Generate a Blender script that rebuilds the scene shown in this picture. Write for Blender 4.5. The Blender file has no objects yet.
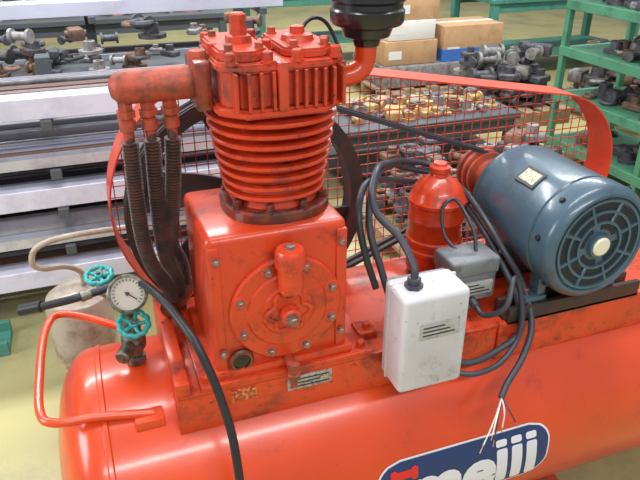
import bpy, bmesh, math, random
from mathutils import Vector, Matrix
V=Vector
scene=bpy.context.scene
scene.view_settings.view_transform='Standard'
scene.view_settings.look='None'
COL=bpy.context.collection
# ---------------------------------------------------------------- materials
def mat(name,col,rough=.5,metal=0,dirt=None,amt=.0,scale=6,bump=.0,bscale=60,coat=0,spec=.5,detail=8,speck=None,spamt=.5):
    m=bpy.data.materials.new(name); m.use_nodes=True
    nt=m.node_tree; N=nt.nodes; L=nt.links
    b=N['Principled BSDF']
    b.inputs['Base Color'].default_value=(*col,1)
    b.inputs['Roughness'].default_value=rough
    b.inputs['Metallic'].default_value=metal
    b.inputs['Coat Weight'].default_value=coat
    b.inputs['Coat Roughness'].default_value=.14
    b.inputs['Specular IOR Level'].default_value=spec
    tc=N.new('ShaderNodeTexCoord')
    if dirt is not None:
        n=N.new('ShaderNodeTexNoise'); n.inputs['Scale'].default_value=scale; n.inputs['Detail'].default_value=detail
        n.inputs['Roughness'].default_value=.72
        L.new(tc.outputs['Object'],n.inputs['Vector'])
        r=N.new('ShaderNodeValToRGB')
        c=.68-.36*amt
        r.color_ramp.elements[0].position=max(0,c-.05); r.color_ramp.elements[0].color=(0,0,0,1)
        r.color_ramp.elements[1].position=min(1,c+.12); r.color_ramp.elements[1].color=(1,1,1,1)
        L.new(n.outputs['Fac'],r.inputs['Fac'])
        n2=N.new('ShaderNodeTexNoise'); n2.inputs['Scale'].default_value=scale*.35; n2.inputs['Detail'].default_value=2
        L.new(tc.outputs['Object'],n2.inputs['Vector'])
        mr=N.new('ShaderNodeMapRange'); mr.inputs[1].default_value=.3; mr.inputs[2].default_value=.7
        mr.inputs[3].default_value=.86; mr.inputs[4].default_value=1.10
        L.new(n2.outputs['Fac'],mr.inputs[0])
        sc=N.new('ShaderNodeVectorMath'); sc.operation='SCALE'; sc.inputs[0].default_value=col
        L.new(mr.outputs[0],sc.inputs['Scale'])
        mx=N.new('ShaderNodeMix'); mx.data_type='RGBA'
        L.new(r.outputs['Color'],mx.inputs['Factor'])
        L.new(sc.outputs[0],mx.inputs['A']); mx.inputs['B'].default_value=(*dirt,1)
        out=mx.outputs['Result']
        if speck is not None:
            n4=N.new('ShaderNodeTexNoise'); n4.inputs['Scale'].default_value=75; n4.inputs['Detail'].default_value=4
            n4.inputs['Roughness'].default_value=.6
            L.new(tc.outputs['Object'],n4.inputs['Vector'])
            r4=N.new('ShaderNodeValToRGB'); c4=.74-.2*spamt
            r4.color_ramp.elements[0].position=c4; r4.color_ramp.elements[0].color=(0,0,0,1)
            r4.color_ramp.elements[1].position=c4+.05; r4.color_ramp.elements[1].color=(1,1,1,1)
            L.new(n4.outputs['Fac'],r4.inputs['Fac'])
            m4=N.new('ShaderNodeMix'); m4.data_type='RGBA'; L.new(r4.outputs['Color'],m4.inputs['Factor'])
            L.new(out,m4.inputs['A']); m4.inputs['B'].default_value=(*speck,1); out=m4.outputs['Result']
        L.new(out,b.inputs['Base Color'])
        rr=N.new('ShaderNodeMapRange'); rr.inputs[3].default_value=max(.05,rough-.06); rr.inputs[4].default_value=min(1,rough+.16)
        L.new(n.outputs['Fac'],rr.inputs[0]); L.new(rr.outputs[0],b.inputs['Roughness'])
    if bump>0:
        n3=N.new('ShaderNodeTexNoise'); n3.inputs['Scale'].default_value=bscale; n3.inputs['Detail'].default_value=3
        L.new(tc.outputs['Object'],n3.inputs['Vector'])
        bp=N.new('ShaderNodeBump'); bp.inputs['Strength'].default_value=bump; bp.inputs['Distance'].default_value=.002
        L.new(n3.outputs['Fac'],bp.inputs['Height']); L.new(bp.outputs[0],b.inputs['Normal'])
    return m
SP=(.10,.018,.008)
M={}
M['tank']=mat('orange_tank_paint',(.70,.058,.006),.28,0,(.42,.032,.008),.14,9,.12,70,coat=.45,speck=(.25,.03,.012),spamt=.12)
M['bottle']=mat('orange_bottle_paint',(.64,.046,.006),.30,0,(.28,.026,.010),.36,16,.15,90,coat=.4,speck=SP,spamt=.4)
M['plat']=mat('orange_platform_paint',(.64,.050,.007),.34,0,(.15,.022,.010),.34,13,.2,70,coat=.3,speck=SP,spamt=.45)
M['pump']=mat('orange_pump_paint',(.62,.047,.008),.32,0,(.20,.022,.010),.28,19,.35,60,coat=.35,speck=SP,spamt=.35)
M['head']=mat('red_head_paint',(.56,.050,.014),.38,0,(.22,.036,.020),.42,22,.4,70,coat=.25,speck=SP,spamt=.5)
M['rust']=mat('rusty_orange_paint',(.45,.065,.028),.48,0,(.18,.05,.03),.5,28,.5,90)
M['guard']=mat('guard_red_paint',(.64,.055,.018),.36,0,(.34,.045,.02),.26,12,.15,60,coat=.2)
M['oily']=mat('oily_iron',(.08,.02,.012),.3,0,(.30,.034,.010),.5,18,.4,60,coat=.5)
M['fly']=mat('dark_flywheel_iron',(.045,.036,.036),.45,.3,(.12,.032,.022),.45,14,.3,70)
M['tube']=mat('finned_tube_oxide',(.12,.048,.040),.5,.15,(.055,.034,.03),.6,25,.2,80)
M['rubber']=mat('black_rubber',(.014,.014,.018),.45)
M['belt']=mat('worn_belt_rubber',(.04,.036,.042),.6)
M['cable']=mat('grey_black_cable',(.042,.046,.060),.40)
M['motor']=mat('blue_grey_motor_paint',(.052,.105,.150),.32,0,(.028,.052,.075),.28,13,.15,80,coat=.4)
M['motordk']=mat('motor_slot_dark',(.008,.014,.020),.6)
M['cream']=mat('cream_cap',(.78,.74,.55),.4)
M['white']=mat('white_box_paint',(.56,.545,.575),.40,0,(.34,.28,.27),.20,22,.1,60,coat=.2,speck=(.2,.12,.1),spamt=.3)
M['greybox']=mat('grey_box_paint',(.20,.215,.23),.42,0,(.12,.11,.11),.35,24,.1,60)
M['label']=mat('label_paper',(.42,.42,.40),.35,0,(.3,.29,.27),.4,90)
M['silver']=mat('label_silver',(.50,.49,.46),.3,.5,(.15,.13,.12),.5,140)
M['yplate']=mat('nameplate_brass',(.45,.42,.28),.35,.4,(.12,.12,.10),.5,160)
M['ink']=mat('label_ink',(.03,.03,.04),.5)
M['redlab']=mat('red_label',(.35,.02,.01),.4,0,(.75,.35,.1),.5,160)
M['bolt']=mat('dirty_bolt_steel',(.30,.27,.25),.4,.7,(.40,.07,.03),.5,80)
M['teal']=mat('teal_handwheel',(.01,.31,.30),.3,0,(.01,.15,.15),.3,60,coat=.3)
M['brass']=mat('dull_valve_metal',(.22,.21,.17),.4,.7,(.06,.06,.05),.5,60)
M['dial']=mat('dial_face',(.50,.45,.38),.35)
M['black']=mat('black_paint',(.012,.012,.014),.26,coat=.3)
M['glass']=mat('sight_glass',(.02,.012,.008),.08)
M['navy']=mat('decal_navy',(.010,.035,.14),.3)
M['dwhite']=mat('decal_white',(.74,.74,.80),.35)
M['dred']=mat('decal_red',(.70,.02,.02),.35)
M['floor']=mat('yellow_floor',(.47,.42,.19),.32,0,(.30,.28,.16),.42,1.6,.08,12)
M['wall']=mat('wall_paint',(.50,.50,.47),.7,0,(.40,.40,.38),.4,2)
M['alu']=mat('aluminium_profile',(.56,.56,.62),.32,.35,(.36,.36,.42),.4,5)
M['alu2']=mat('lavender_white_profile',(.68,.68,.82),.32,.1,(.55,.55,.66),.35,5)
M['alu3']=mat('dull_grey_profile',(.20,.19,.21),.4,.5,(.10,.09,.08),.5,7)
M['dkbar']=mat('dark_bar',(.06,.055,.06),.5,.4)
M['pinkbar']=mat('red_oxide_bar',(.50,.24,.22),.5)
M['brnbar']=mat('brown_pipe',(.20,.11,.08),.5)
M['rackst']=mat('rack_steel',(.08,.09,.10),.5)
M['green']=mat('green_shelf_paint',(.08,.27,.16),.45,0,(.05,.15,.10),.35,8)
M['teald']=mat('green_bench_paint',(.07,.26,.20),.45,0,(.05,.16,.13),.35,8)
M['cast']=mat('grey_casting',(.11,.11,.125),.5,.3,(.045,.04,.045),.5,20,.3,60)
M['cast2']=mat('pale_casting',(.32,.31,.31),.5,.3,(.14,.12,.10),.5,20,.3,60)
M['castb']=mat('brown_casting',(.20,.11,.07),.55,.1,(.07,.05,.04),.5,20,.3,60)
M['gold']=mat('yellow_casting',(.58,.38,.15),.45,.1,(.28,.15,.07),.5,14)
M['card']=mat('cardboard',(.50,.30,.15),.7,0,(.40,.24,.12),.4,9)
M['blue']=mat('blue_carton',(.05,.16,.48),.5)
M['paper']=mat('white_paper',(.72,.70,.66),.6)
M['wood']=mat('pallet_wood',(.36,.25,.15),.7,0,(.20,.14,.09),.5,9)
M['beige']=mat('beige_tank_paint',(.40,.35,.28),.42,0,(.22,.16,.12),.45,9,coat=.2)
M['copper']=mat('copper_wire',(.55,.30,.2),.35,.6)
# ---------------------------------------------------------------- helpers
GROUPS={}
def grp(name):
    if name in GROUPS: return name
    GROUPS[name]=[]; return name
def finish(bm,name,g,m,smooth=35):
    me=bpy.data.meshes.new(name); bm.normal_update(); bm.to_mesh(me); bm.free()
    ms=m if isinstance(m,(list,tuple)) else [m]
    for k in ms: me.materials.append(M[k])
    if smooth:
        me.shade_smooth(); me.set_sharp_from_angle(angle=math.radians(smooth))
    o=bpy.data.objects.new(name,me); COL.objects.link(o)
    GROUPS[grp(g)].append(o); return o
def bbox(bm,lo,hi,bev=0,seg=2,rot=None,mi=0):
    lo=V(lo);hi=V(hi);c=(lo+hi)/2;s=hi-lo
    r=bmesh.ops.create_cube(bm,size=1)
    vs=r['verts']
    bmesh.ops.scale(bm,vec=s,verts=vs)
    fs=set(f for v in vs for f in v.link_faces)
    for f in fs:f.material_index=mi
    if bev>0:
        es=list(set(e for v in vs for e in v.link_edges))
        rr=bmesh.ops.bevel(bm,geom=es,offset=bev,segments=seg,affect='EDGES',profile=.5,clamp_overlap=True)
        vs=list(set(vs_ for vs_ in rr['verts'])|set(v for v in vs if v.is_valid))
        vs=[v for v in vs if v.is_valid]
        for v in vs:
            for f in v.link_faces:f.material_index=mi
    if rot is not None: bmesh.ops.transform(bm,matrix=rot.to_4x4(),verts=vs)
    bmesh.ops.translate(bm,vec=c,verts=vs)
    return vs
def box(name,g,lo,hi,m,bev=.003,seg=2,rot=None):
    bm=bmesh.new(); bbox(bm,lo,hi,bev,seg,rot); return finish(bm,name,g,m)
def frame(axis):
    a=V(axis).normalized(); t=V((0,0,1)) if abs(a.z)<.9 else V((1,0,0))
    u=t.cross(a).normalized(); w=a.cross(u); return a,u,w
def blathe(bm,o,axis,prof,seg=32,mi=0,shape=None,cap=True,phase=0):
    o=V(o);a,u,w=frame(axis); rings=[]
    for h,r in prof:
        ring=[]
        for i in range(seg):
            t=2*math.pi*i/seg+phase; k=shape(t) if shape else 1
            ring.append(bm.verts.new(o+a*h+(u*math.cos(t)+w*math.sin(t))*max(r,1e-5)*k))
        rings.append(ring)
    for A,B in zip(rings,rings[1:]):
        for i in range(seg):
            j=(i+1)%seg; f=bm.faces.new((A[i],A[j],B[j],B[i])); f.material_index=mi
    if cap:
        f=bm.faces.new(rings[0][::-1]); f.material_index=mi
        f=bm.faces.new(rings[-1]); f.material_index=mi
def lathe(name,g,o,axis,prof,m,seg=32,shape=None,phase=0,smooth=35):
    bm=bmesh.new(); blathe(bm,o,axis,prof,seg,0,shape,True,phase)
    bmesh.ops.recalc_face_normals(bm,faces=bm.faces); return finish(bm,name,g,m,smooth)
def bcyl(bm,p0,p1,r,seg=16,mi=0,bev=0,r2=None,phase=0):
    p0=V(p0);p1=V(p1);L=(p1-p0).length; r2=r if r2 is None else r2
    if bev: pr=[(0,r-bev),(bev,r),(L-bev,r2),(L,r2-bev)]
    else: pr=[(0,r),(L,r2)]
    blathe(bm,p0,p1-p0,pr,seg,mi,phase=phase)
def cyl(name,g,p0,p1,r,m,seg=28,bev=0,r2=None):
    bm=bmesh.new(); bcyl(bm,p0,p1,r,seg,0,bev,r2)
    bmesh.ops.recalc_face_normals(bm,faces=bm.faces); return finish(bm,name,g,m)
def catmull(pts,n):
    P=[V(p) for p in pts]; P=[P[0]*2-P[1]]+P+[P[-1]*2-P[-2]]; out=[]
    for i in range(1,len(P)-2):
        for k in range(n):
            t=k/n; a,b,c,d=P[i-1],P[i],P[i+1],P[i+2]
            out.append(.5*((2*b)+(-a+c)*t+(2*a-5*b+4*c-d)*t*t+(-a+3*b-3*c+d)*t**3))
    out.append(P[-2]); return out
def resample(pts,step):
    out=[pts[0]];acc=0
    for a,b in zip(pts,pts[1:]):
        L=(b-a).length; 
        if L<1e-9: continue
        d=step-acc
        while d<=L:
            out.append(a+(b-a)*(d/L)); d+=step
        acc=L-(d-step)
    out.append(pts[-1]); return out
def bsweep(bm,P,rf,seg=12,mi=0,closed=False):
    n=len(P); up=None; rings=[]
    for i,p in enumerate(P):
        t=(P[min(i+1,n-1)]-P[max(i-1,0)])
        if closed: t=P[(i+1)%n]-P[i-1]
        t.normalize()
        if up is None:
            up=V((0,0,1)) if abs(t.z)<.9 else V((1,0,0))
        u=(up-t*up.dot(t)).normalized(); up=u; w=t.cross(u); r=rf(i) if callable(rf) else rf
        rings.append([bm.verts.new(p+(u*math.cos(2*math.pi*k/seg)+w*math.sin(2*math.pi*k/seg))*r) for k in range(seg)])
    prs=list(zip(rings,rings[1:]))
    if closed: prs.append((rings[-1],rings[0]))
    for A,B in prs:
        for k in range(seg):
            j=(k+1)%seg; f=bm.faces.new((A[k],A[j],B[j],B[k])); f.material_index=mi
    if not closed:
        bm.faces.new(rings[0][::-1]).material_index=mi; bm.faces.new(rings[-1]).material_index=mi
def tube(name,g,pts,r,m,step=.008,seg=12,smoothpts=True):
    P=catmull(pts,16) if smoothpts else [V(p) for p in pts]
    P=resample(P,step); bm=bmesh.new(); bsweep(bm,P,r,seg)
    bmesh.ops.recalc_face_normals(bm,faces=bm.faces); return finish(bm,name,g,m,60)
def hexbolt(bm,p,axis,r,h,mi=0):
    blathe(bm,p,axis,[(0,r*1.35),(h*.2,r*1.35),(h*.2,r),(h*.9,r),(h,r*.8)],6,mi)
def bolts(name,g,lst,r,h,m='bolt'):
    bm=bmesh.new()
    for p,a in lst: hexbolt(bm,p,a,r,h)
    bmesh.ops.recalc_face_normals(bm,faces=bm.faces); return finish(bm,name,g,m,30)
d=math.radians
# ---------------------------------------------------------------- room
box('floor','floor',(-6,-4,-.1),(9,11,0),'floor',0)
box('wall_back','wall_back',(-6,11,0),(9,11.1,3.6),'wall',0)
box('wall_left','wall_left',(-6.1,-4,0),(-6,11,3.6),'wall',0)
box('wall_right','wall_right',(9,-4,0),(9.1,11,3.6),'wall',0)
# ---------------------------------------------------------------- tank
TY,TZ,TR=.17,.345,.30
g='compressor_air_tank'
prof=[]
for i in range(13):
    a=math.pi/2*i/12; prof.append((-.385-.10*math.cos(a),max(.001,TR*math.sin(a)**.75)))
prof=[(-.485,.001)]+prof[1:]
prof+=[(-.375,TR),(-.372,TR+.003),(-.364,TR+.003),(-.361,TR),(1.70,TR)]
for i in range(1,9):
    a=math.pi/2*i/8; prof.append((1.70+.10*math.sin(a),max(.001,TR*math.cos(a)**.75)))
lathe('tank_shell',g,(0,TY,TZ),(1,0,0),prof,'tank',96)
tube('tank_handle',g,[(-.26,.335,.60),(-.34,.37,.635),(-.44,.415,.655),(-.475,.36,.655),(-.488,.22,.645),(-.488,.09,.635),(-.46,.045,.635),(-.38,.04,.63),(-.27,.03,.615)],.0095,'tank')
box('handle_pad',g,(-.31,.005,.585),(-.25,.065,.618),'tank',.004)
for i,x in enumerate((-.2,1.35)):
    box('foot_bracket_%d'%i,g,(x-.04,-.06,.03),(x+.04,.40,.12),'tank',.004)
    for j,y in enumerate((-.03,.37)):
        cyl('caster_%d_%d'%(i,j),g,(x-.02,y,.045),(x+.02,y,.045),.045,'rubber',24,.005)
box('support_foot',g,(.74,-.06,.0),(.80,.40,.09),'rust',.004)
def wrap(x,th,off):
    return V((x,TY-(TR+off)*math.sin(th),TZ+(TR+off)*math.cos(th)))
def decal(name,x0,x1,t0,t1,rx,m,off,slant=0):
    bm=bmesh.new(); nx,nt=max(4,int((x1-x0)/.008)),18; grid={}
    H=(t1-t0)*TR
    for j in range(nt+1):
        v=H*j/nt; dv=max(rx-v,v-(H-rx),0); ins=rx-math.sqrt(max(0,rx*rx-dv*dv))
        for i in range(nx+1):
            u=ins+(x1-x0-2*ins)*i/nx
            grid[i,j]=bm.verts.new(wrap(x0+u-slant*v,t0+v/TR,off))
    for j in range(nt):
        for i in range(nx): bm.faces.new((grid[i,j],grid[i,j+1],grid[i+1,j+1],grid[i+1,j]))
    bmesh.ops.remove_doubles(bm,verts=bm.verts,dist=1e-6)
    return finish(bm,name,g,m,60)
DT=4.5
decal('decal_border',.172,.640,d(66.5+DT),d(98+DT),.062,'dwhite',.0012)
decal('decal_field',.177,.635,d(67.4+DT),d(97.1+DT),.058,'navy',.0022)
def walltext(body,size,fn,m,name,gg,bold=.0):
    c=bpy.data.curves.new('t','FONT'); c.body=body; c.size=size; c.offset=bold; c.resolution_u=4
    o=bpy.data.objects.new('t',c); COL.objects.link(o)
    dg=bpy.context.evaluated_depsgraph_get(); me=bpy.data.meshes.new_from_object(o.evaluated_get(dg))
    bpy.data.objects.remove(o)
    for v in me.vertices: v.co=fn(v.co.x,v.co.y)
    me.materials.clear(); me.materials.append(M[m])
    ob=bpy.data.objects.new(name,me); COL.objects.link(ob); GROUPS[grp(gg)].append(ob)
try:
    walltext('me',.185,lambda x,y: wrap(.248+x*1.04,d(96+DT)-y/TR,.0034),'dwhite','decal_letters',g,.008)
except Exception as e: print(e)
for k,x in enumerate((.486,.528,.570)):
    decal('decal_stroke_%d'%k,x,x+.030,d(75.5+DT),d(96+DT),.003,'dwhite',.0034,-.08)
    decal('decal_dot_%d'%k,x-.003,x+.027,d(70.6+DT),d(74.4+DT),.006,'dwhite',.0034,-.08)
decal('decal_mark',.213,.272,d(72.0+DT),d(76.0+DT),.006,'dred',.0034)
decal('decal_mark_l',.208,.225,d(70.8+DT),d(77.4+DT),.007,'dred',.0036)
decal('decal_mark_r',.260,.277,d(70.8+DT),d(77.4+DT),.007,'dred',.0036)
# ---------------------------------------------------------------- platform
g='compressor_base_platform'
box('top_plate',g,(-.225,-.02,.668),(1.45,.345,.680),'plat',.003)
box('front_plate',g,(-.225,-.02,.583),(.52,-.010,.677),'plat',.002)
box('front_plate_right',g,(.522,-.026,.583),(1.45,-.010,.684),'plat',.003)
box('left_plate',g,(-.225,-.018,.60),(-.215,.345,.677),'plat',.002)
box('rear_plate',g,(-.225,.335,.59),(1.45,.345,.677),'plat',.002)
box('raised_rib_left',g,(-.225,-.022,.680),(-.195,.345,.712),'plat',.004)
box('crankcase_seat',g,(-.175,-.022,.680),(.20,.27,.692),'plat',.003)
box('stud_block',g,(.19,.03,.68),(.235,.08,.70),'plat',.003)
bolts('platform_bolts',g,[((.215,.05,.70),(0,0,1)),((.212,.2,.68),(0,0,1)),((-.16,.25,.692),(0,0,1)),((.58,-.0,.68),(0,0,1)),((.42,.03,.68),(0,0,1)),((.18,-.0,.692),(0,0,1)),((-.16,-.0,.692),(0,0,1)),((.56,-.026,.64),(0,-1,0)),((.62,-.026,.64),(0,-1,0))],.009,.014,'plat')
box('serial_plate',g,(.005,-.0225,.633),(.105,-.0195,.668),'silver',.001)
for k in range(3): box('serial_line_%d'%k,g,(.012,-.0232,.640+.009*k),(.098-.02*(k%2),-.0222,.643+.009*k),'ink',0)
box('warning_label',g,(-.115,-.0225,.638),(-.062,-.0195,.668),'redlab',.001)
# ---------------------------------------------------------------- pump
g='compressor_pump'
box('crankcase',g,(-.138,0,.69),(.143,.245,1.008),'pump',.014,3)
box('crankcase_base_flange',g,(-.152,-.012,.690),(.156,.255,.712),'pump',.005)
for s in (-1,1):
    box('corner_rib_%d'%s,g,(.0025+s*.128-.012,-.005,.71),(.0025+s*.128+.012,.02,.99),'pump',.005)
cx,cz=.012,.834
lathe('front_cover',g,(cx,0,cz),(0,-1,0),[(-.01,.116),(.008,.116),(.012,.112),(.012,.084),(.016,.080),(.016,.056),(.020,.052),(.020,.001)],'pump',64)
star=lambda t:1+.16*math.cos(6*t)
lathe('cover_star',g,(cx,-.018,cz),(0,-1,0),[(0,.044),(.006,.044),(.009,.040),(.009,.036),(.005,.033),(.005,.001)],'pump',72,star)
lathe('cover_hub',g,(cx,-.022,cz-.004),(0,-1,0),[(0,.022),(.02,.020),(.024,.016),(.024,.001)],'pump',28)
bl=[]
for a in (20,68,112,160,203,248,292,338):
    p=(cx+.100*math.cos(d(a)),-.012,cz+.100*math.sin(d(a))); bl.append((p,(0,-1,0)))
    lathe('bolt_boss_%d'%a,g,(p[0],-.004,p[2]),(0,-1,0),[(0,.016),(.009,.015),(.010,.013),(.010,.001)],'pump',20)
bolts('cover_bolts',g,bl,.0075,.012,'bolt')
bolts('hub_bolt',g,[((cx,-.046,cz-.004),(0,-1,0))],.011,.014,'bolt')
bolts('case_bolts',g,[((-.122,-.008,.965),(0,-1,0)),((.128,-.008,.965),(0,-1,0)),((-.122,-.008,.755),(0,-1,0)),((.128,-.008,.755),(0,-1,0))],.006,.009,'bolt')
lathe('oil_filler_cap',g,(.012,-.040,.893),(0,0,1),[(0,.016),(.004,.024),(.055,.025),(.057,.029),(.085,.029),(.092,.025),(.094,.001)],'pump',32)
bolts('filler_plug',g,[((.012,-.040,.985),(0,0,1))],.009,.008,'bolt')
box('filler_boss',g,(-.006,-.042,.880),(.030,.005,.95),'pump',.006)
lathe('sight_glass_ring',g,(-.086,0,.728),(0,-1,0),[(0,.026),(.008,.026),(.011,.023),(.011,.018),(.006,.018)],'oily',32)
lathe('sight_glass',g,(-.086,-.004,.728),(0,-1,0),[(0,.019),(.004,.019),(.006,.001)],'glass',32)
lathe('drain_valve_body',g,(.012,-.045,.665),(0,0,1),[(0,.007),(.02,.009),(.022,.013),(.032,.013),(.034,.010),(.05,.012),(.058,.012),(.06,.001)],'rust',20)
cyl('drain_valve_stub',g,(.012,.0,.712),(.012,-.05,.712),.011,'rust',16,.002)
cyl('crankshaft',g,(.04,.24,.88),(.04,.43,.88),.022,'fly',20)
px_,py_=.031,.128
sq=lambda t:(abs(math.cos(t))**3+abs(math.sin(t))**3)**(-1/3)
lathe('cylinder_base_flange',g,(px_,py_,1.004),(0,0,1),[(0,.112),(.022,.112),(.026,.108),(.026,.001)],'oily',48,lambda t:1/(1+.03*math.cos(4*t)))
bolts('flange_bolts',g,[((px_+.100*math.cos(d(a)),py_+.1*math.sin(d(a)),1.03),(0,0,1)) for a in (-150,-110,-70,-30,30,150)],.009,.016,'oily')
bm=bmesh.new()
blathe(bm,(px_,py_,1.02),(0,0,1),[(0,.094),(.02,.086),(.2,.086)],48)
for i in range(8):
    z=1.050+i*.0215; r=.101+.0036*i
    blathe(bm,(px_,py_,z),(0,0,1),[(0,.08),(.000,r-.002),(.002,r),(.006,r),(.008,r-.002),(.009,.08)],64,0,lambda t:1+.25*(sq(t)-1))
bmesh.ops.recalc_face_normals(bm,faces=bm.faces); finish(bm,'finned_cylinder',g,'pump')
def hexa(x0,x1,y0,y1,c): return [(x0+c,y0),(x1-c,y0),(x1,y0+c),(x1,y1-c),(x1-c,y1),(x0+c,y1),(x0,y1-c),(x0,y0+c)]
def zprism(name,poly,z0,z1,m):
    bm=bmesh.new()
    A=[bm.verts.new((x,y,z0)) for x,y in poly]
    B=[bm.verts.new((x,y,z1)) for x,y in poly]; n=len(poly)
    bm.faces.new(A[::-1]); bm.faces.new(B)
    for i in range(n): j=(i+1)%n; bm.faces.new((A[i],A[j],B[j],B[i]))
    bmesh.ops.bevel(bm,geom=[e for e in bm.edges],offset=.004,segments=2,affect='EDGES')
    bmesh.ops.recalc_face_normals(bm,faces=bm.faces); return finish(bm,name,g,m)
zprism('head_gasket_plate',hexa(-.088,.148,.008,.250,.045),1.220,1.236,'pump')
zprism('head_block',hexa(-.076,.138,.022,.240,.03),1.234,1.301,'head')
zprism('head_top_plate',hexa(-.086,.148,.010,.248,.04),1.299,1.313,'head')
bm=bmesh.new()
for i in range(6):
    x=.046+i*.0175
    bbox(bm,(x-.003,.004,1.234),(x+.003,.034,1.301),.001,1)
for i in range(4):
    x=-.060+i*.022
    bbox(bm,(x-.003,.004,1.234),(x+.003,.034,1.301),.001,1)
for i in range(8):
    y=.05+i*.024
    bbox(bm,(.135,y-.003,1.234),(.153,y+.003,1.301),.001,1)
finish(bm,'head_vertical_fins',g,'head')
box('head_divider',g,(.012,-.000,1.232),(.031,.10,1.317),'head',.005)
zprism('head_cap_left',hexa(-.077,.014,.034,.235,.03),1.311,1.331,'head')
zprism('head_cap_right',hexa(.038,.136,.034,.235,.03),1.311,1.329,'head')
lathe('valve_plug_left',g,(-.025,.125,1.329),(0,0,1),[(0,.026),(.014,.024),(.016,.016),(.05,.015),(.053,.012),(.054,.001)],'head',6)
lathe('valve_boss_right',g,(.086,.125,1.327),(0,0,1),[(0,.032),(.012,.028),(.014,.014),(.026,.013),(.028,.001)],'head',24)
bolts('head_bolts',g,[((x,y,1.313),(0,0,1)) for x,y in ((-.064,.026),(.0,.022),(.052,.022),(.126,.032),(.138,.12),(.126,.232),(.026,.235),(-.066,.232),(-.074,.125),(.026,.125))],.0095,.020,'head')
bolts('cap_bolts',g,[((x,y,1.329),(0,0,1)) for x,y in ((-.058,.062),(-.004,.062),(-.058,.2),(-.004,.2),(.058,.062),(.116,.062),(.116,.2),(.058,.2))],.008,.012,'rust')
tube('intake_elbow',g,[(.135,.12,1.262),(.17,.12,1.254),(.200,.12,1.258),(.220,.12,1.276),(.224,.12,1.318)],.021,'tank',.004,20)
lathe('elbow_collar',g,(.150,.12,1.258),(1,0,0),[(0,.028),(.014,.028)],'pump',24)
tube('breather_line',g,[(.10,.20,1.30),(.14,.22,1.345),(.18,.23,1.34),(.20,.20,1.29),(.19,.15,1.26)],.004,'rubber')
# discharge manifold
g='discharge_manifold'
lathe('manifold_body',g,(-.092,.13,1.266),(-1,0,0),[(0,.030),(.0,.034),(.02,.034),(.022,.030),(.140,.030),(.155,.026),(.165,.016),(.168,.001)],'rust',32)
box('manifold_flange',g,(-.116,.08,1.222),(-.086,.180,1.310),'oily',.006)
lathe('flange_cap',g,(-.100,.13,1.313),(0,0,1),[(-.03,.02),(.0,.02),(.008,.016),(.01,.001)],'rust',6)
xs=(-.236,-.197,-.158)
bm=bmesh.new()
for x in xs:
    blathe(bm,(x,.13,1.255),(0,0,-1),[(0,.014),(.03,.014),(.03,.018),(.042,.018),(.042,.012),(.052,.012)],6)
    blathe(bm,(x,.13,1.21),(0,0,-1),[(0,.010),(.004,.015),(.022,.015),(.024,.010),(.05,.009)],20)
bmesh.ops.recalc_face_normals(bm,faces=bm.faces); finish(bm,'manifold_nuts',g,'rust')
paths=[[(-.236,.13,1.20),(-.236,.13,1.15),(-.238,.14,1.06),(-.236,.16,.95),(-.222,.185,.87),(-.196,.215,.80),(-.185,.24,.74)],
[(-.197,.13,1.20),(-.197,.13,1.15),(-.199,.145,1.06),(-.198,.17,.96),(-.190,.21,.87),(-.170,.25,.80),(-.165,.275,.74)],
[(-.158,.13,1.20),(-.160,.13,1.15),(-.166,.15,1.06),(-.172,.20,.96),(-.170,.26,.88),(-.150,.29,.81),(-.145,.31,.74)]]
for k,p in enumerate(paths):
    P=resample(catmull(p,20),.0013); bm=bmesh.new(); n=len(P)
    def rf(i,n=n):
        if i<26: return .009
        return .0160 if (i%5) in (1,2) else .0108
    bsweep(bm,P,rf,14); bmesh.ops.recalc_face_normals(bm,faces=bm.faces)
    finish(bm,'finned_cooling_tube_%d'%(k+1),g,'tube',50)
tube('tube_header',g,[(-.20,.22,.735),(-.165,.275,.728),(-.13,.325,.735)],.02,'oily')
cyl('header_drop',g,(-.165,.275,.73),(-.165,.275,.678),.014,'oily')
# ---------------------------------------------------------------- intake filter
g='intake_air_filter'
lathe('filter_canister',g,(.224,.12,1.310),(0,0,1),[(0,.024),(.012,.028),(.018,.044),(.034,.050),(.040,.066),(.046,.070),(.066,.071),(.070,.067),(.079,.067),(.084,.072),(.134,.072),(.144,.064),(.149,.001)],'black',48)
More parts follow.
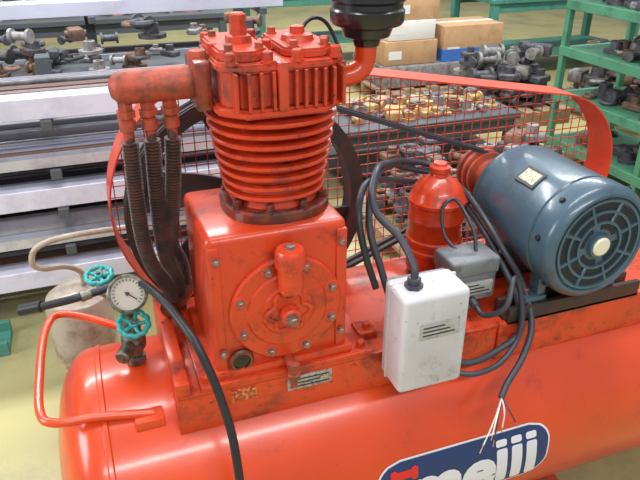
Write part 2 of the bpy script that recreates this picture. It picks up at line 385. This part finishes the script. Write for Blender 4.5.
# ---------------------------------------------------------------- flywheel
g='pump_flywheel'
FC=V((.04,0,.88)); FR=.298
bm=bmesh.new()
def ring(bm,c,prof,seg=96,mi=0):
    rings=[]
    for i in range(seg):
        t=2*math.pi*i/seg; rings.append([bm.verts.new((c[0]+r*math.cos(t),y,c[2]+r*math.sin(t))) for y,r in prof])
    n=len(prof)
    for i in range(seg):
        A=rings[i];B=rings[(i+1)%seg]
        for k in range(n): bm.faces.new((A[k],A[(k+1)%n],B[(k+1)%n],B[k])).material_index=mi
ring(bm,FC,[(.362,FR-.035),(.362,FR),(.368,FR),(.372,FR-.01),(.380,FR-.01),(.384,FR),(.392,FR),(.396,FR-.01),(.404,FR-.01),(.408,FR),(.416,FR),(.416,FR-.035)])
ring(bm,FC,[(.35,.02),(.35,.055),(.43,.055),(.43,.02)],40)
for k in range(6):
    a=2*math.pi*k/6+.3; n=8
    L=[];Rr=[]
    for i in range(n+1):
        r=.045+(FR-.075)*i/n; aa=a+.45*math.sin(i/n*1.5); w=.028+.020*(i/n)
        c=V((math.cos(aa),0,math.sin(aa))); tt=V((-math.sin(aa),0,math.cos(aa)))
        L.append(FC+c*r+tt*w); Rr.append(FC+c*r-tt*w)
    vs=[]
    for i in range(n+1):
        vs.append([bm.verts.new((L[i].x,.372,L[i].z)),bm.verts.new((Rr[i].x,.400,Rr[i].z)),bm.verts.new((Rr[i].x,.410,Rr[i].z)),bm.verts.new((L[i].x,.382,L[i].z))])
    for i in range(n):
        for q in range(4): bm.faces.new((vs[i][q],vs[i][(q+1)%4],vs[i+1][(q+1)%4],vs[i+1][q]))
bmesh.ops.recalc_face_normals(bm,faces=bm.faces); finish(bm,'flywheel_rim_and_spokes',g,'fly')
# ---------------------------------------------------------------- hull helper
def hull(c1,r1,c2,r2,n=40):
    c1=V(c1);c2=V(c2); D=(c2-c1); L=D.length; base=math.atan2(D.y,D.x); a=math.acos((r1-r2)/L)
    pts=[]
    for i in range(n+1):
        t=base+a+(2*math.pi-2*a)*i/n; pts.append((c1.x+r1*math.cos(t),c1.y+r1*math.sin(t)))
    for i in range(n+1):
        t=base-a+2*a*i/n; pts.append((c2.x+r2*math.cos(t),c2.y+r2*math.sin(t)))
    return pts
def strap(bm,c1,r1,c2,r2,th,y0,y1,mi=0):
    I=hull(c1,r1,c2,r2);O=hull(c1,r1+th,c2,r2+th);n=len(I)
    q=[]
    for i in range(n):
        q.append([bm.verts.new((I[i][0],y0,I[i][1])),bm.verts.new((O[i][0],y0,O[i][1])),bm.verts.new((O[i][0],y1,O[i][1])),bm.verts.new((I[i][0],y1,I[i][1]))])
    for i in range(n):
        A=q[i];B=q[(i+1)%n]
        for k in range(4): bm.faces.new((A[k],A[(k+1)%4],B[(k+1)%4],B[k])).material_index=mi
MX,MZ=.715,.881
g='drive_belt'
bm=bmesh.new()
strap(bm,(FC.x,FC.z),FR-.008,(MX,MZ),.052,.010,.370,.381)
strap(bm,(FC.x,FC.z),FR-.008,(MX,MZ),.052,.010,.395,.406)
bmesh.ops.recalc_face_normals(bm,faces=bm.faces); finish(bm,'drive_belt_pair',g,'belt')
# ---------------------------------------------------------------- guard
g='belt_guard'
G1=(.05,.885);GR1=.335;G2=(.960,.825);GR2=.240
bm=bmesh.new(); strap(bm,G1,GR1,G2,GR2,.004,.425,.530); bmesh.ops.recalc_face_normals(bm,faces=bm.faces); finish(bm,'guard_band',g,'guard')
H=hull(G1,GR1,G2,GR2)
def clip(pos,horizontal):
    xs=[]
    n=len(H)
    for i in range(n):
        a=H[i];b=H[(i+1)%n]
        u0,u1=(a[1],b[1]) if horizontal else (a[0],b[0]); v0,v1=(a[0],b[0]) if horizontal else (a[1],b[1])
        if (u0-pos)*(u1-pos)<0: t=(pos-u0)/(u1-u0); xs.append(v0+(v1-v0)*t)
    return (min(xs),max(xs)) if len(xs)>=2 else None
bm=bmesh.new(); x=-.27
while x<1.20:
    c=clip(x,False)
    if c: bcyl(bm,(x,.524,c[0]),(x,.524,c[1]),.0015,6)
    x+=.030
z=.565
while z<1.21:
    c=clip(z,True)
    if c: bcyl(bm,(c[0],.526,z),(c[1],.526,z),.0015,6)
    z+=.030
finish(bm,'guard_wire_mesh',g,'guard')
box('guard_stay_left',g,(-.10,.440,.48),(-.07,.446,.70),'guard',.001)
box('guard_stay_right',g,(1.0,.440,.45),(1.03,.446,.66),'guard',.001)
# ---------------------------------------------------------------- motor
g='electric_motor'
lathe('motor_body',g,(MX,.27,MZ),(0,-1,0),[(0,.001),(0,.05),(.006,.09),(.02,.122),(.03,.128),(.05,.128),(.052,.134),(.056,.136),(.27,.136),(.273,.132),(.279,.132),(.282,.138),(.325,.138),(.338,.133),(.346,.122),(.346,.116),(.340,.112),(.340,.03),(.350,.028),(.352,.001)],'motor',72)
yf=-.0705
bm=bmesh.new()
def arc(bm,r0,r1,a0,a1,y,mi=0,th=.002):
    n=max(2,int((a1-a0)/6)); prev=None
    for i in range(n+1):
        t=d(a0+(a1-a0)*i/n); cur=[bm.verts.new((MX+r*math.cos(t),yy,MZ+r*math.sin(t))) for r,yy in ((r0,y),(r1,y),(r1,y+th),(r0,y+th))]
        if prev:
            for k in range(4): bm.faces.new((prev[k],prev[(k+1)%4],cur[(k+1)%4],cur[k])).material_index=mi
        else: bm.faces.new(cur)
        prev=cur
    bm.faces.new(prev[::-1])
for k in range(8):
    a=k*45+22
    arc(bm,.086,.101,a+4,a+41,yf-.001)
    arc(bm,.061,.077,a+5,a+40,yf-.001)
for k in range(4):
    arc(bm,.038,.051,k*90+30,k*90+105-12,yf-.001)
bmesh.ops.recalc_face_normals(bm,faces=bm.faces); finish(bm,'fan_cover_slots',g,'motordk',0)
bm=bmesh.new()
for r in (.0815,.056,.107): 
    ring(bm,(MX,0,MZ),[(yf-.005,r-.003),(yf-.005,r+.003),(yf+.001,r+.003),(yf+.001,r-.003)],72)
for k in range(8):
    a=d(k*45+22); bcyl(bm,(MX+.052*math.cos(a),yf-.002,MZ+.052*math.sin(a)),(MX+.108*math.cos(a),yf-.002,MZ+.108*math.sin(a)),.004,8)
bmesh.ops.recalc_face_normals(bm,faces=bm.faces); finish(bm,'fan_cover_rings',g,'motor')
lathe('fan_cover_cap',g,(MX,yf-.002,MZ),(0,-1,0),[(0,.022),(.010,.022),(.013,.018),(.013,.001)],'cream',32)
bolts('cover_screws',g,[((MX+.1385*math.cos(d(a)),-.035,MZ+.1385*math.sin(d(a))),(math.cos(d(a)),0,math.sin(d(a)))) for a in (50,130,170,225,315)],.006,.005,'motordk')
def onbody(r,ang): return V((MX-r*math.sin(d(ang)),0,MZ+r*math.cos(d(ang))))
p=onbody(.1375,36)
bm=bmesh.new(); bbox(bm,(-.024,-.034,-.0015),(.024,.034,.0015),.001,1,Matrix.Rotation(d(-36),3,'Y')); bmesh.ops.translate(bm,vec=(p.x,.09,p.z),verts=bm.verts); finish(bm,'motor_nameplate',g,'ink')
bm=bmesh.new(); bbox(bm,(-.017,-.027,-.002),(.017,.027,.002),.001,1,Matrix.Rotation(d(-36),3,'Y')); bmesh.ops.translate(bm,vec=(p.x,.09,p.z),verts=bm.verts); finish(bm,'motor_nameplate_text',g,'yplate')
lathe('drive_pulley',g,(MX,.425,MZ),(0,-1,0),[(0,.03),(.0,.066),(.010,.066),(.014,.054),(.018,.054),(.024,.066),(.036,.066),(.040,.054),(.046,.054),(.052,.066),(.062,.066),(.066,.05),(.085,.045),(.085,.02),(.17,.02)],'rust',40)
lathe('motor_flange',g,(MX,.275,MZ),(0,1,0),[(0,.075),(.012,.07),(.02,.045),(.03,.04)],'fly',32)
for s in (-1,1):
    bm=bmesh.new()
    for y in (.0,.19):
        bbox(bm,(MX+s*.10-.030,y-.022,.722),(MX+s*.10+.030,y+.022,.738),.004)
        bbox(bm,(MX+s*.085-.012,y-.018,.735),(MX+s*.085+.012,y+.018,.815),.004)
    finish(bm,'motor_foot_%s'%('l' if s<0 else 'r'),g,'motor')
bolts('foot_bolts',g,[((MX+s*.115,y,.738),(0,0,1)) for s in (-1,1) for y in (0,.19)],.009,.014,'bolt')
for i,y in enumerate((.0,.19)):
    box('slide_rail_%d'%i,g,(.54,y-.03,.680),(.92,y-.016,.722),'fly',.002)
    box('slide_rail_b%d'%i,g,(.54,y+.016,.680),(.92,y+.03,.722),'fly',.002)
    box('slide_rail_web%d'%i,g,(.54,y-.03,.680),(.92,y+.03,.688),'fly',.001)
# ---------------------------------------------------------------- pressure switch
g='pressure_switch_box'
box('cover',g,(.214,-.124,.642),(.364,-.03,.874),'white',.012,4)
box('back_plate',g,(.222,-.032,.65),(.357,-.021,.868),'greybox',.003)
box('cover_lip',g,(.2125,-.060,.640),(.3655,-.052,.8755),'white',.004,2)
box('switch_label',g,(.252,-.1255,.772),(.342,-.1235,.810),'label',.0005)
for k in range(3): box('label_line_%d'%k,g,(.259,-.1262,.781+.009*k),(.332-.012*k,-.1252,.784+.009*k),'ink',0)
bolts('cover_screw',g,[((.290,-.124,.70),(0,-1,0))],.004,.004,'white')
cyl('cable_gland',g,(.255,-.08,.868),(.255,-.08,.896),.014,'cable',20,.002)
cyl('cable_gland_nut',g,(.255,-.08,.872),(.255,-.08,.884),.019,'cable',6)
g='electrical_junction_box'
box('body',g,(.418,.035,.72),(.538,.115,.815),'greybox',.006,3)
box('bracket',g,(.44,.06,.679),(.51,.10,.722),'greybox',.002)
box('lid',g,(.415,.030,.790),(.541,.120,.832),'greybox',.007,3)
box('nameplate',g,(.440,.0285,.742),(.525,.0345,.776),'label',.0005)
for k in range(3): box('line_%d'%k,g,(.445,.0275,.748+.009*k),(.518-.015*k,.0288,.751+.009*k),'ink',0)
cyl('gland',g,(.475,.036,.728),(.475,.010,.720),.010,'cable',16,.002)
# ---------------------------------------------------------------- separator bottle
g='oil_separator_bottle'
lathe('bottle_body',g,(.490,.25,.68),(0,0,1),[(0,.05),(.012,.055),(.02,.066),(.03,.069),(.072,.069),(.076,.073),(.084,.073),(.088,.069),(.10,.069),(.104,.073),(.112,.073),(.116,.069),(.16,.069),(.163,.071),(.168,.071),(.171,.069),(.205,.069),(.209,.073),(.217,.073),(.221,.069),(.24,.064),(.258,.050),(.272,.032),(.278,.022),(.284,.020),(.288,.026),(.300,.026),(.304,.018),(.310,.016),(.311,.001)],'bottle',48)
lathe('bottle_seat',g,(.490,.25,.679),(0,0,1),[(0,.066),(.010,.064),(.012,.05)],'oily',40)
# ---------------------------------------------------------------- gauge & valves
g='pressure_gauge'
gc=V((-.280,.16,.832)); ga=V((-.15,-.86,.48)).normalized()
lathe('gauge_case',g,gc-ga*.016,ga,[(0,.001),(0,.030),(.003,.037),(.024,.038),(.028,.041),(.034,.041),(.036,.038),(.036,.035),(.030,.034)],'brass',40)
lathe('gauge_dial',g,gc+ga*.0125,ga,[(0,.036),(.002,.036)],'dial',40)
a_,u_,w_=frame(ga)
bm=bmesh.new()
for k in range(19):
    t=d(-40+k*260/18)-.0
    bcyl(bm,gc+ga*.0152+(u_*math.cos(t)+w_*math.sin(t))*.026,gc+ga*.0152+(u_*math.cos(t)+w_*math.sin(t))*.031,.0008,5)
bcyl(bm,gc+ga*.016-(u_*.7-w_*.5)*.008,gc+ga*.016+(u_*.7-w_*.5)*.026,.0011,6)
bcyl(bm,gc+ga*.014,gc+ga*.018,.004,12)
finish(bm,'gauge_markings',g,'ink')
cyl('gauge_stem',g,gc-ga*.004+V((0,0,-.036)),(-.283,.178,.775),.007,'brass')
g='gate_valve'
def handwheel(name,c,ax,r,m='teal'):
    c=V(c);a,u,w=frame(ax); bm=bmesh.new(); n=60
    P=[c+(u*math.cos(2*math.pi*i/n)+w*math.sin(2*math.pi*i/n))*r*(1+.05*math.cos(10*2*math.pi*i/n)) for i in range(n)]
    bsweep(bm,P,.0055,10,0,True)
    for k in range(5):
        t=2*math.pi*k/5+.3; dd=u*math.cos(t)+w*math.sin(t); bcyl(bm,c-a*.003+dd*.004,c+dd*r,.0042,8)
    bcyl(bm,c-a*.008,c+a*.006,.010,16,0,.002)
    bmesh.ops.recalc_face_normals(bm,faces=bm.faces); finish(bm,name,g,m,50)
    bm=bmesh.new(); hexbolt(bm,c+a*.005,a,.005,.006); bcyl(bm,c-a*.045,c-a*.006,.0055,12); blathe(bm,c-a*.045,a,[(0,.012),(.016,.012)],6)
    bmesh.ops.recalc_face_normals(bm,faces=bm.faces); finish(bm,name+'_stem',g,'brass')
handwheel('handwheel',(-.280,.135,.772),(.02,-.42,.90),.030)
lathe('valve_body',g,(-.285,.175,.628),(0,0,1),[(-.01,.014),(.02,.014),(.02,.021),(.036,.021),(.038,.016),(.05,.018),(.062,.026),(.085,.027),(.10,.018),(.106,.020),(.122,.020),(.124,.012),(.150,.012),(.151,.001)],'brass',20)
cyl('valve_outlet',g,(-.285,.175,.705),(-.315,.12,.700),.016,'brass',16,.003)
g='shutoff_valve'
handwheel('handwheel',(-.334,.26,.831),(-.05,-.22,.97),.027)
cyl('valve_body',g,(-.342,.28,.79),(-.30,.23,.785),.015,'brass',16,.003)
tube('valve_pipe',g,[(-.345,.28,.80),(-.30,.24,.78),(-.288,.20,.76),(-.288,.18,.74)],.010,'brass')
# ---------------------------------------------------------------- hose
g='air_hose'
tube('hose',g,[(-.475,.22,.800),(-.43,.205,.812),(-.385,.195,.822),(-.325,.205,.826),(-.27,.20,.842),(-.225,.07,.866),(-.185,-.035,.835),(-.165,-.075,.785),(-.150,-.10,.725),(-.140,-.13,.66),(-.137,-.155,.58),(-.137,-.175,.48),(-.137,-.18,.35),(-.12,-.18,.16),(-.02,-.22,.03),(.2,-.24,.02)],.0085,'rubber',.006,14)
cyl('hose_fitting',g,(-.50,.232,.794),(-.455,.213,.807),.0125,'rubber',12,.002)
cyl('hose_clamp',g,(-.355,.200,.825),(-.375,.195,.823),.0115,'brass',12)
# ---------------------------------------------------------------- cables
g='electrical_cable'
tube('supply_cable',g,[(.255,-.08,.888),(.258,-.07,.915),(.25,-.02,.955),(.222,.03,.99),(.225,.07,1.025),(.27,.14,1.045),(.34,.24,1.01),(.42,.325,.975),(.49,.345,.955),(.545,.325,.940)],.0078,'cable')
tube('loop_cable_a',g,[(.245,-.0,.80),(.235,.03,.86),(.225,.07,.93),(.245,.12,.98),(.29,.18,1.012),(.37,.28,.99),(.44,.335,.95),(.50,.343,.930),(.548,.315,.920),(.562,.24,.905),(.556,.14,.88),(.565,.06,.83),(.595,.01,.76),(.595,-.045,.68),(.555,-.08,.62),(.50,-.11,.585),(.472,-.13,.565)],.0078,'cable')
tube('loop_cable_b',g,[(.235,.05,.80),(.215,.07,.88),(.210,.10,.96),(.25,.16,1.00),(.33,.24,.97),(.42,.33,.92),(.50,.345,.90),(.546,.31,.895),(.556,.22,.875),(.552,.13,.85),(.562,.06,.80),(.575,.0,.735),(.565,-.045,.67),(.50,-.055,.635),(.43,-.065,.628),(.37,-.055,.640)],.0078,'cable')
tube('loop_cable_c',g,[(.475,.015,.722),(.48,-.02,.715),(.51,-.05,.75),(.545,-.02,.80),(.565,-.02,.77),(.565,-.045,.70),(.545,-.06,.65),(.49,-.08,.617),(.42,-.085,.612),(.365,-.06,.62)],.0065,'cable')
tube('bottle_cable',g,[(.500,.075,.832),(.505,.10,.87),(.500,.165,.915),(.475,.170,.925),(.455,.165,.90),(.452,.14,.85),(.462,.10,.828)],.0045,'cable')
random.seed(4)
st=V((.474,-.130,.566))
for k,(dx,dy,dz) in enumerate(((-.07,-.05,-.075),(-.035,-.04,-.08),(-.01,-.03,-.06),(.02,-.035,-.05),(-.05,-.05,-.05))):
    e=st+V((dx,dy,dz)); mid=st.lerp(e,.5)+V((random.uniform(-.01,.01),-.01,.008))
    tube('frayed_core_%d'%k,g,[st,mid,e],.0018,'cable' if k%2 else 'paper',.004,6)
    tube('bare_copper_%d'%k,g,[e,e+(e-mid)*.35],.0012,'copper',.004,6)
# ---------------------------------------------------------------- background: profile racks (left)
def channel(bm,x0,x1,y,z,w,h,kind,mi):
    t=.005
    if kind==0: bbox(bm,(x0,y,z),(x1,y+w,z+h),.003,1,mi=mi)
    elif kind==1:
        bbox(bm,(x0,y,z),(x1,y+w,z+t),0,mi=mi); bbox(bm,(x0,y,z),(x1,y+t,z+h),0,mi=mi); bbox(bm,(x0,y+w-t,z),(x1,y+w,z+h),0,mi=mi)
    elif kind==2:
        bbox(bm,(x0,y,z),(x1,y+w,z+t),0,mi=mi); bbox(bm,(x0,y,z+h-t),(x1,y+w,z+h),0,mi=mi); bbox(bm,(x0,y+w*.45,z),(x1,y+w*.55,z+h),0,mi=mi)
    else: bcyl(bm,(x0,y+w/2,z+w/2),(x1,y+w/2,z+w/2),w/2,12,mi)
random.seed(11)
mlist=['alu2','alu','alu3','brnbar','pinkbar','dkbar']
def rack(gname,y0,levels,x0,x1,posts,dep=.5):
    g=gname
    bm=bmesh.new()
    top=max(levels)+.12
    for px in posts:
        bbox(bm,(px-.03,y0+dep+.02,0),(px+.03,y0+dep+.10,top),.004,1)
        bbox(bm,(px-.03,y0-.1,0),(px+.03,y0+dep+.1,.06),.004,1)
        for z in levels: bbox(bm,(px-.02,y0-.02,z-.04),(px+.02,y0+dep+.03,z-.001),.003,1)
    finish(bm,'rack_frame',g,'rackst')
    bm=bmesh.new()
    for li,z in enumerate(levels):
        y=y0
        first=True
        while y<y0+dep-.03:
            w=random.uniform(.014,.05); h=random.uniform(.012,.07)
            kind=random.choice([0,1,2,3,1,3]); mi=random.choice([0,1,1,1,2,3,5])
            if first and li%2==0: kind,mi,w,h=0,0,.085,.08
            if first and li%2==1: kind,mi,w,h=1,1,.055,.045
            if kind==3: w=min(w,.03)
            xx=x1-random.uniform(0,.35)
            channel(bm,x0-random.uniform(0,.5),xx,y,z,w,h,kind,mi)
            if random.random()<.5 and not first:
                ww=random.uniform(.012,.03); channel(bm,x0,xx-.1,y,z+h,ww,ww,random.choice([0,3]),random.choice([1,2,3,5]))
            y+=w+random.uniform(.010,.035); first=False
    bmesh.ops.recalc_face_normals(bm,faces=bm.faces); finish(bm,'stored_profiles',g,mlist)
rack('profile_storage_rack',1.45,[.16,.34,.50,.66,.85],-2.6,.55,(-1.6,-.45,.30),.50)
rack('long_stock_rack',2.98,[.30,.62,.98],-2.6,.95,(-1.4,-.2,.8),.6)
g='long_stock_rack'
bm=bmesh.new()
for k in range(9):
    o=k*.06
    bcyl(bm,(-1.30+o,2.98,1.085+.01*(k%3)),(-.95+o,3.62,1.085+.01*(k%3)),.016,10,k%2)
bmesh.ops.recalc_face_normals(bm,faces=bm.faces); finish(bm,'loose_bars',g,['pinkbar','alu2'])
# ---------------------------------------------------------------- clutter generators
def clutter(gname,region,zbase,n,seed,sizes=(.04,.10),mats=('cast','cast2','castb'),stack=1):
    random.seed(seed); bm=bmesh.new(); (x0,x1,y0,y1)=region
    for i in range(n):
        s=random.uniform(*sizes); x=random.uniform(x0+s,x1-s); y=random.uniform(y0+s,y1-s)
        z=zbase+(random.random()**2)*stack*s*1.5 if stack>1 else zbase
        mi=random.randrange(len(mats)); k=random.randrange(5)
        ang=random.uniform(0,3.14)
        if k==0:
            blathe(bm,(x,y,z),(0,0,1),[(0,s*.9),(s*.25,s*.9),(s*.25,s*.5),(s*.9,s*.45),(s*.9,s*.25),(s*.5,s*.2)],14,mi)
        elif k==1:
            bbox(bm,(x-s*.8,y-s*.5,z),(x+s*.8,y+s*.5,z+s*.5),s*.1,1,Matrix.Rotation(ang,3,'Z'),mi)
            bcyl(bm,(x,y,z+s*.5),(x,y,z+s*.95),s*.35,12,mi)
        elif k==2:
            a=V((math.cos(ang),math.sin(ang),0))
            blathe(bm,V((x,y,z+s*.5))-a*s*.8,a,[(0,s*.5),(s*.2,s*.5),(s*.2,s*.3),(s*1.3,s*.3),(s*1.3,s*.5),(s*1.5,s*.5)],12,mi)
        elif k==3:
            P=[V((x+s*.6*math.cos(t*.35),y+s*.6*math.sin(t*.35),z+s*.2)) for t in range(18)]
            bsweep(bm,P,s*.2,8,mi,True)
        else:
            bbox(bm,(x-s*.5,y-s*.7,z),(x+s*.5,y+s*.7,z+s*.8),s*.15,2,Matrix.Rotation(ang,3,'Z'),mi)
            bcyl(bm,(x-s*.7,y,z+s*.4),(x+s*.7,y,z+s*.4),s*.25,10,mi)
    bmesh.ops.recalc_face_normals(bm,faces=bm.faces); return finish(bm,'castings',gname,list(mats),40)
def bench(g,x0,x1,y0,y1,z,m,lw=.05,shelf=None):
    bm=bmesh.new(); bbox(bm,(x0,y0,z-.04),(x1,y1,z),.004,1)
    for x in (x0+.05,x1-.05):
        for y in (y0+.05,y1-.05): bbox(bm,(x-lw/2,y-lw/2,0),(x+lw/2,y+lw/2,z-.04),.003,1)
    bbox(bm,(x0+.04,y0+.03,z-.12),(x1-.04,y0+.06,z-.04),.002,1); bbox(bm,(x0+.04,y1-.06,z-.12),(x1-.04,y1-.03,z-.04),.002,1)
    if shelf:
        for s in shelf: bbox(bm,(x0+.03,y0+.03,s-.02),(x1-.03,y1-.03,s),.002,1)
    finish(bm,'bench_frame',g,m)
bench('machine_parts_bench',-1.6,.9,2.15,2.8,.80,'rackst')
clutter('machine_parts_bench',(-1.5,.85,2.2,2.75),.80,110,3,(.03,.08),('cast','cast','cast2','castb'),2)
bench('casting_table',1.05,2.25,2.25,2.88,.38,'rackst',shelf=[.1])
clutter('casting_table',(1.1,2.2,2.3,2.85),.38,80,7,(.04,.09),('gold','cast2','castb','gold'))
def pallet(g,x0,x1,y0,y1,z0=0):
    bm=bmesh.new()
    n=6
    for i in range(n):
        xx=x0+(x1-x0-.1)*i/(n-1); bbox(bm,(xx,y0,z0+.10),(xx+.1,y1,z0+.12),.002,1)
    for y in (y0,(y0+y1)/2-.04,y1-.08): bbox(bm,(x0,y,z0),(x1,y+.08,z0+.10),.002,1)
    finish(bm,'pallet_boards',g,'wood')
pallet('casting_pallet',.95,2.05,1.05,2.0)
clutter('casting_pallet',(.98,2.02,1.08,1.95),.12,190,9,(.04,.09),('cast','cast2','castb','cast'),3)
pallet('machine_part_pallet',2.35,3.25,2.95,3.7)
clutter('machine_part_pallet',(2.4,3.2,3.0,3.65),.12,90,19,(.06,.12),('cast','cast2','cast'),3)
def carton(g,x0,x1,y0,y1,z0,z1,m,band=None):
    bm=bmesh.new(); bbox(bm,(x0,y0,z0),(x1,y1,z1),.006,2); mm=[m]
    c=(y0+y1)/2
    bbox(bm,(x0-.001,c-.03,z1-.02),(x1+.001,c+.03,z1+.002),0,mi=1); mm.append('paper')
    bbox(bm,(x0+.04,y0-.002,z0+.05),(x0+.16,y0+.01,z0+.12),0,mi=1)
    if band:
        bbox(bm,(x0-.003,y0-.003,z0+.0),(x1+.003,y1+.003,z0+(z1-z0)*.35),.002,1,mi=2); mm.append(band)
    finish(bm,'carton_body',g,mm)
pallet('carton_pallet',2.05,3.30,3.9,4.7)
box('pallet_crate','carton_pallet',(2.1,3.95,.12),(3.28,4.65,.30),'cast2',.01)
carton('cardboard_box',2.12,2.62,4.0,4.4,.302,.50,'card')
carton('cardboard_box.001',2.16,2.60,4.02,4.38,.503,.66,'paper')
carton('cardboard_box.002',2.20,2.64,4.05,4.4,.663,.83,'card')
carton('cardboard_box.003',2.68,3.27,4.0,4.4,.302,.60,'card','blue')
bench('green_workbench',3.38,5.2,4.35,5.15,.74,'teald',.07,[.2])
clutter('green_workbench',(3.4,5.1,4.4,5.1),.74,30,23,(.06,.12),('cast','cast2','gold'))
bench('assembly_bench',1.4,3.0,5.4,6.1,.74,'teald',.07,[.25])
clutter('assembly_bench',(1.5,2.9,5.5,6.0),.74,26,29,(.06,.14),('cast','paper','card'))
bench('rear_workbench',-1.5,.9,4.4,5.1,.75,'rackst',.06,[.2])
clutter('rear_workbench',(-1.4,.8,4.5,5.0),.75,46,31,(.07,.15),('cast','pinkbar','card','alu'))
pallet('mixed_parts_pallet',3.4,4.4,2.3,3.6)
clutter('mixed_parts_pallet',(3.45,4.35,2.35,3.55),.12,80,61,(.07,.14),('cast','castb','cast2'),2)
g='green_shelf_unit'
bm=bmesh.new(); X0,X1,Y0,Y1=2.6,3.15,.75,2.42
for x in (X0,X1-.04):
    for y in (Y0,(Y0+Y1)/2,Y1-.04): bbox(bm,(x,y,0),(x+.04,y+.04,1.65),.003,1)
for z in (.14,.44,.73,1.01,1.32,1.62): 
    bbox(bm,(X0+.005,Y0+.005,z-.02),(X1-.005,Y1-.005,z),.002,1); bbox(bm,(X0-.004,Y0,z-.05),(X0+.012,Y1,z+.006),.002,1)
finish(bm,'shelf_frame',g,'green')
for i,z in enumerate((.14,.44,.73,1.01,1.32)):
    clutter(g,(X0+.03,X1-.05,Y0+.08,Y1-.08),z+.001,56,40+i,(.05,.095),('cast','cast2','cast','castb'))
bench('storage_bench',4.6,5.8,1.6,3.4,.7,'teald',.07,[.2])
clutter('storage_bench',(4.7,5.7,1.7,3.3),.7,40,77,(.08,.16),('cast','cast2','card'))
g='beige_air_tank'
lathe('tank_shell',g,(-.425,.86,.20),(0,0,1),[(0,.001),(.0,.05),(.01,.085),(.03,.10),(.22,.102),(.245,.095),(.265,.07),(.275,.03),(.276,.001)],'beige',40)
for k,(x,y) in enumerate(((-.49,.80),(-.36,.80),(-.425,.93))): cyl('leg_%d'%k,g,(x,y,0),(x,y,.24),.012,'beige',12)
tube('outlet_pipe',g,[(-.40,.86,.46),(-.40,.86,.52),(-.44,.84,.56),(-.50,.82,.575),(-.525,.80,.61),(-.50,.80,.66),(-.40,.80,.68),(-.2,.8,.68)],.009,'beige')
g='drip_tray'
bm=bmesh.new(); bbox(bm,(-1.15,1.25,0.0),(-.73,1.42,.02),.003,1); bbox(bm,(-1.15,1.25,.02),(-.73,1.27,.06),.002,1); bbox(bm,(-1.15,1.40,.02),(-.73,1.42,.06),.002,1)
finish(bm,'tray_body',g,'teald')
# ---------------------------------------------------------------- group parents
for gname,objs in GROUPS.items():
    if not objs: continue
    if len(objs)==1:
        objs[0].name=gname; continue
    lo=V((1e9,)*3);hi=V((-1e9,)*3)
    for o in objs:
        for v in o.data.vertices:
            for k in range(3): lo[k]=min(lo[k],v.co[k]); hi[k]=max(hi[k],v.co[k])
    c=(lo+hi)/2; c.z=lo.z
    e=bpy.data.objects.new(gname,None); e.empty_display_size=.1; COL.objects.link(e); e.location=c
    for o in objs: o.parent=e; o.location=-c
# ---------------------------------------------------------------- lights
w=bpy.data.worlds.new('World'); scene.world=w; w.use_nodes=True
w.node_tree.nodes['Background'].inputs[0].default_value=(.93,.96,1.0,1); w.node_tree.nodes['Background'].inputs[1].default_value=.58
def area(name,loc,target,size,energy,col=(1,1,1),sy=None):
    l=bpy.data.lights.new(name,'AREA'); l.energy=energy; l.size=size; l.color=col
    if sy: l.shape='RECTANGLE'; l.size_y=sy
    o=bpy.data.objects.new(name,l); COL.objects.link(o); o.location=loc
    if target is not None: o.rotation_euler=(V(target)-V(loc)).to_track_quat('-Z','Y').to_euler()
area('ceiling_light',(.3,-2.7,3.3),None,2.6,92,(.98,.99,1),.25)
area('ceiling_light.001',(.5,.1,3.3),None,2.6,54,(.99,.99,.98),.25)
area('ceiling_light.002',(-.8,2.7,3.3),None,2.6,125,(.96,.98,1),.25)
area('ceiling_light.003',(2.8,2.7,3.3),None,2.6,115,(.97,.98,1),.25)
area('ceiling_light.004',(2.5,6.5,3.3),None,3,115,(.97,1,.97),.4)
area('window_light',(-3.6,.2,2.1),(.2,.2,.8),1.6,90,(.92,.95,1),1.6)
# ---------------------------------------------------------------- camera
f=650; pitch=d(27.6); yaw=d(20)
cd=bpy.data.cameras.new('camera'); cd.sensor_width=36; cd.lens=36*f/640; cd.clip_start=.02
co=bpy.data.objects.new('camera',cd); COL.objects.link(co); co.location=(-.298,-1.054,1.557)
co.rotation_euler=(math.pi/2-pitch,0,-yaw)
scene.camera=co
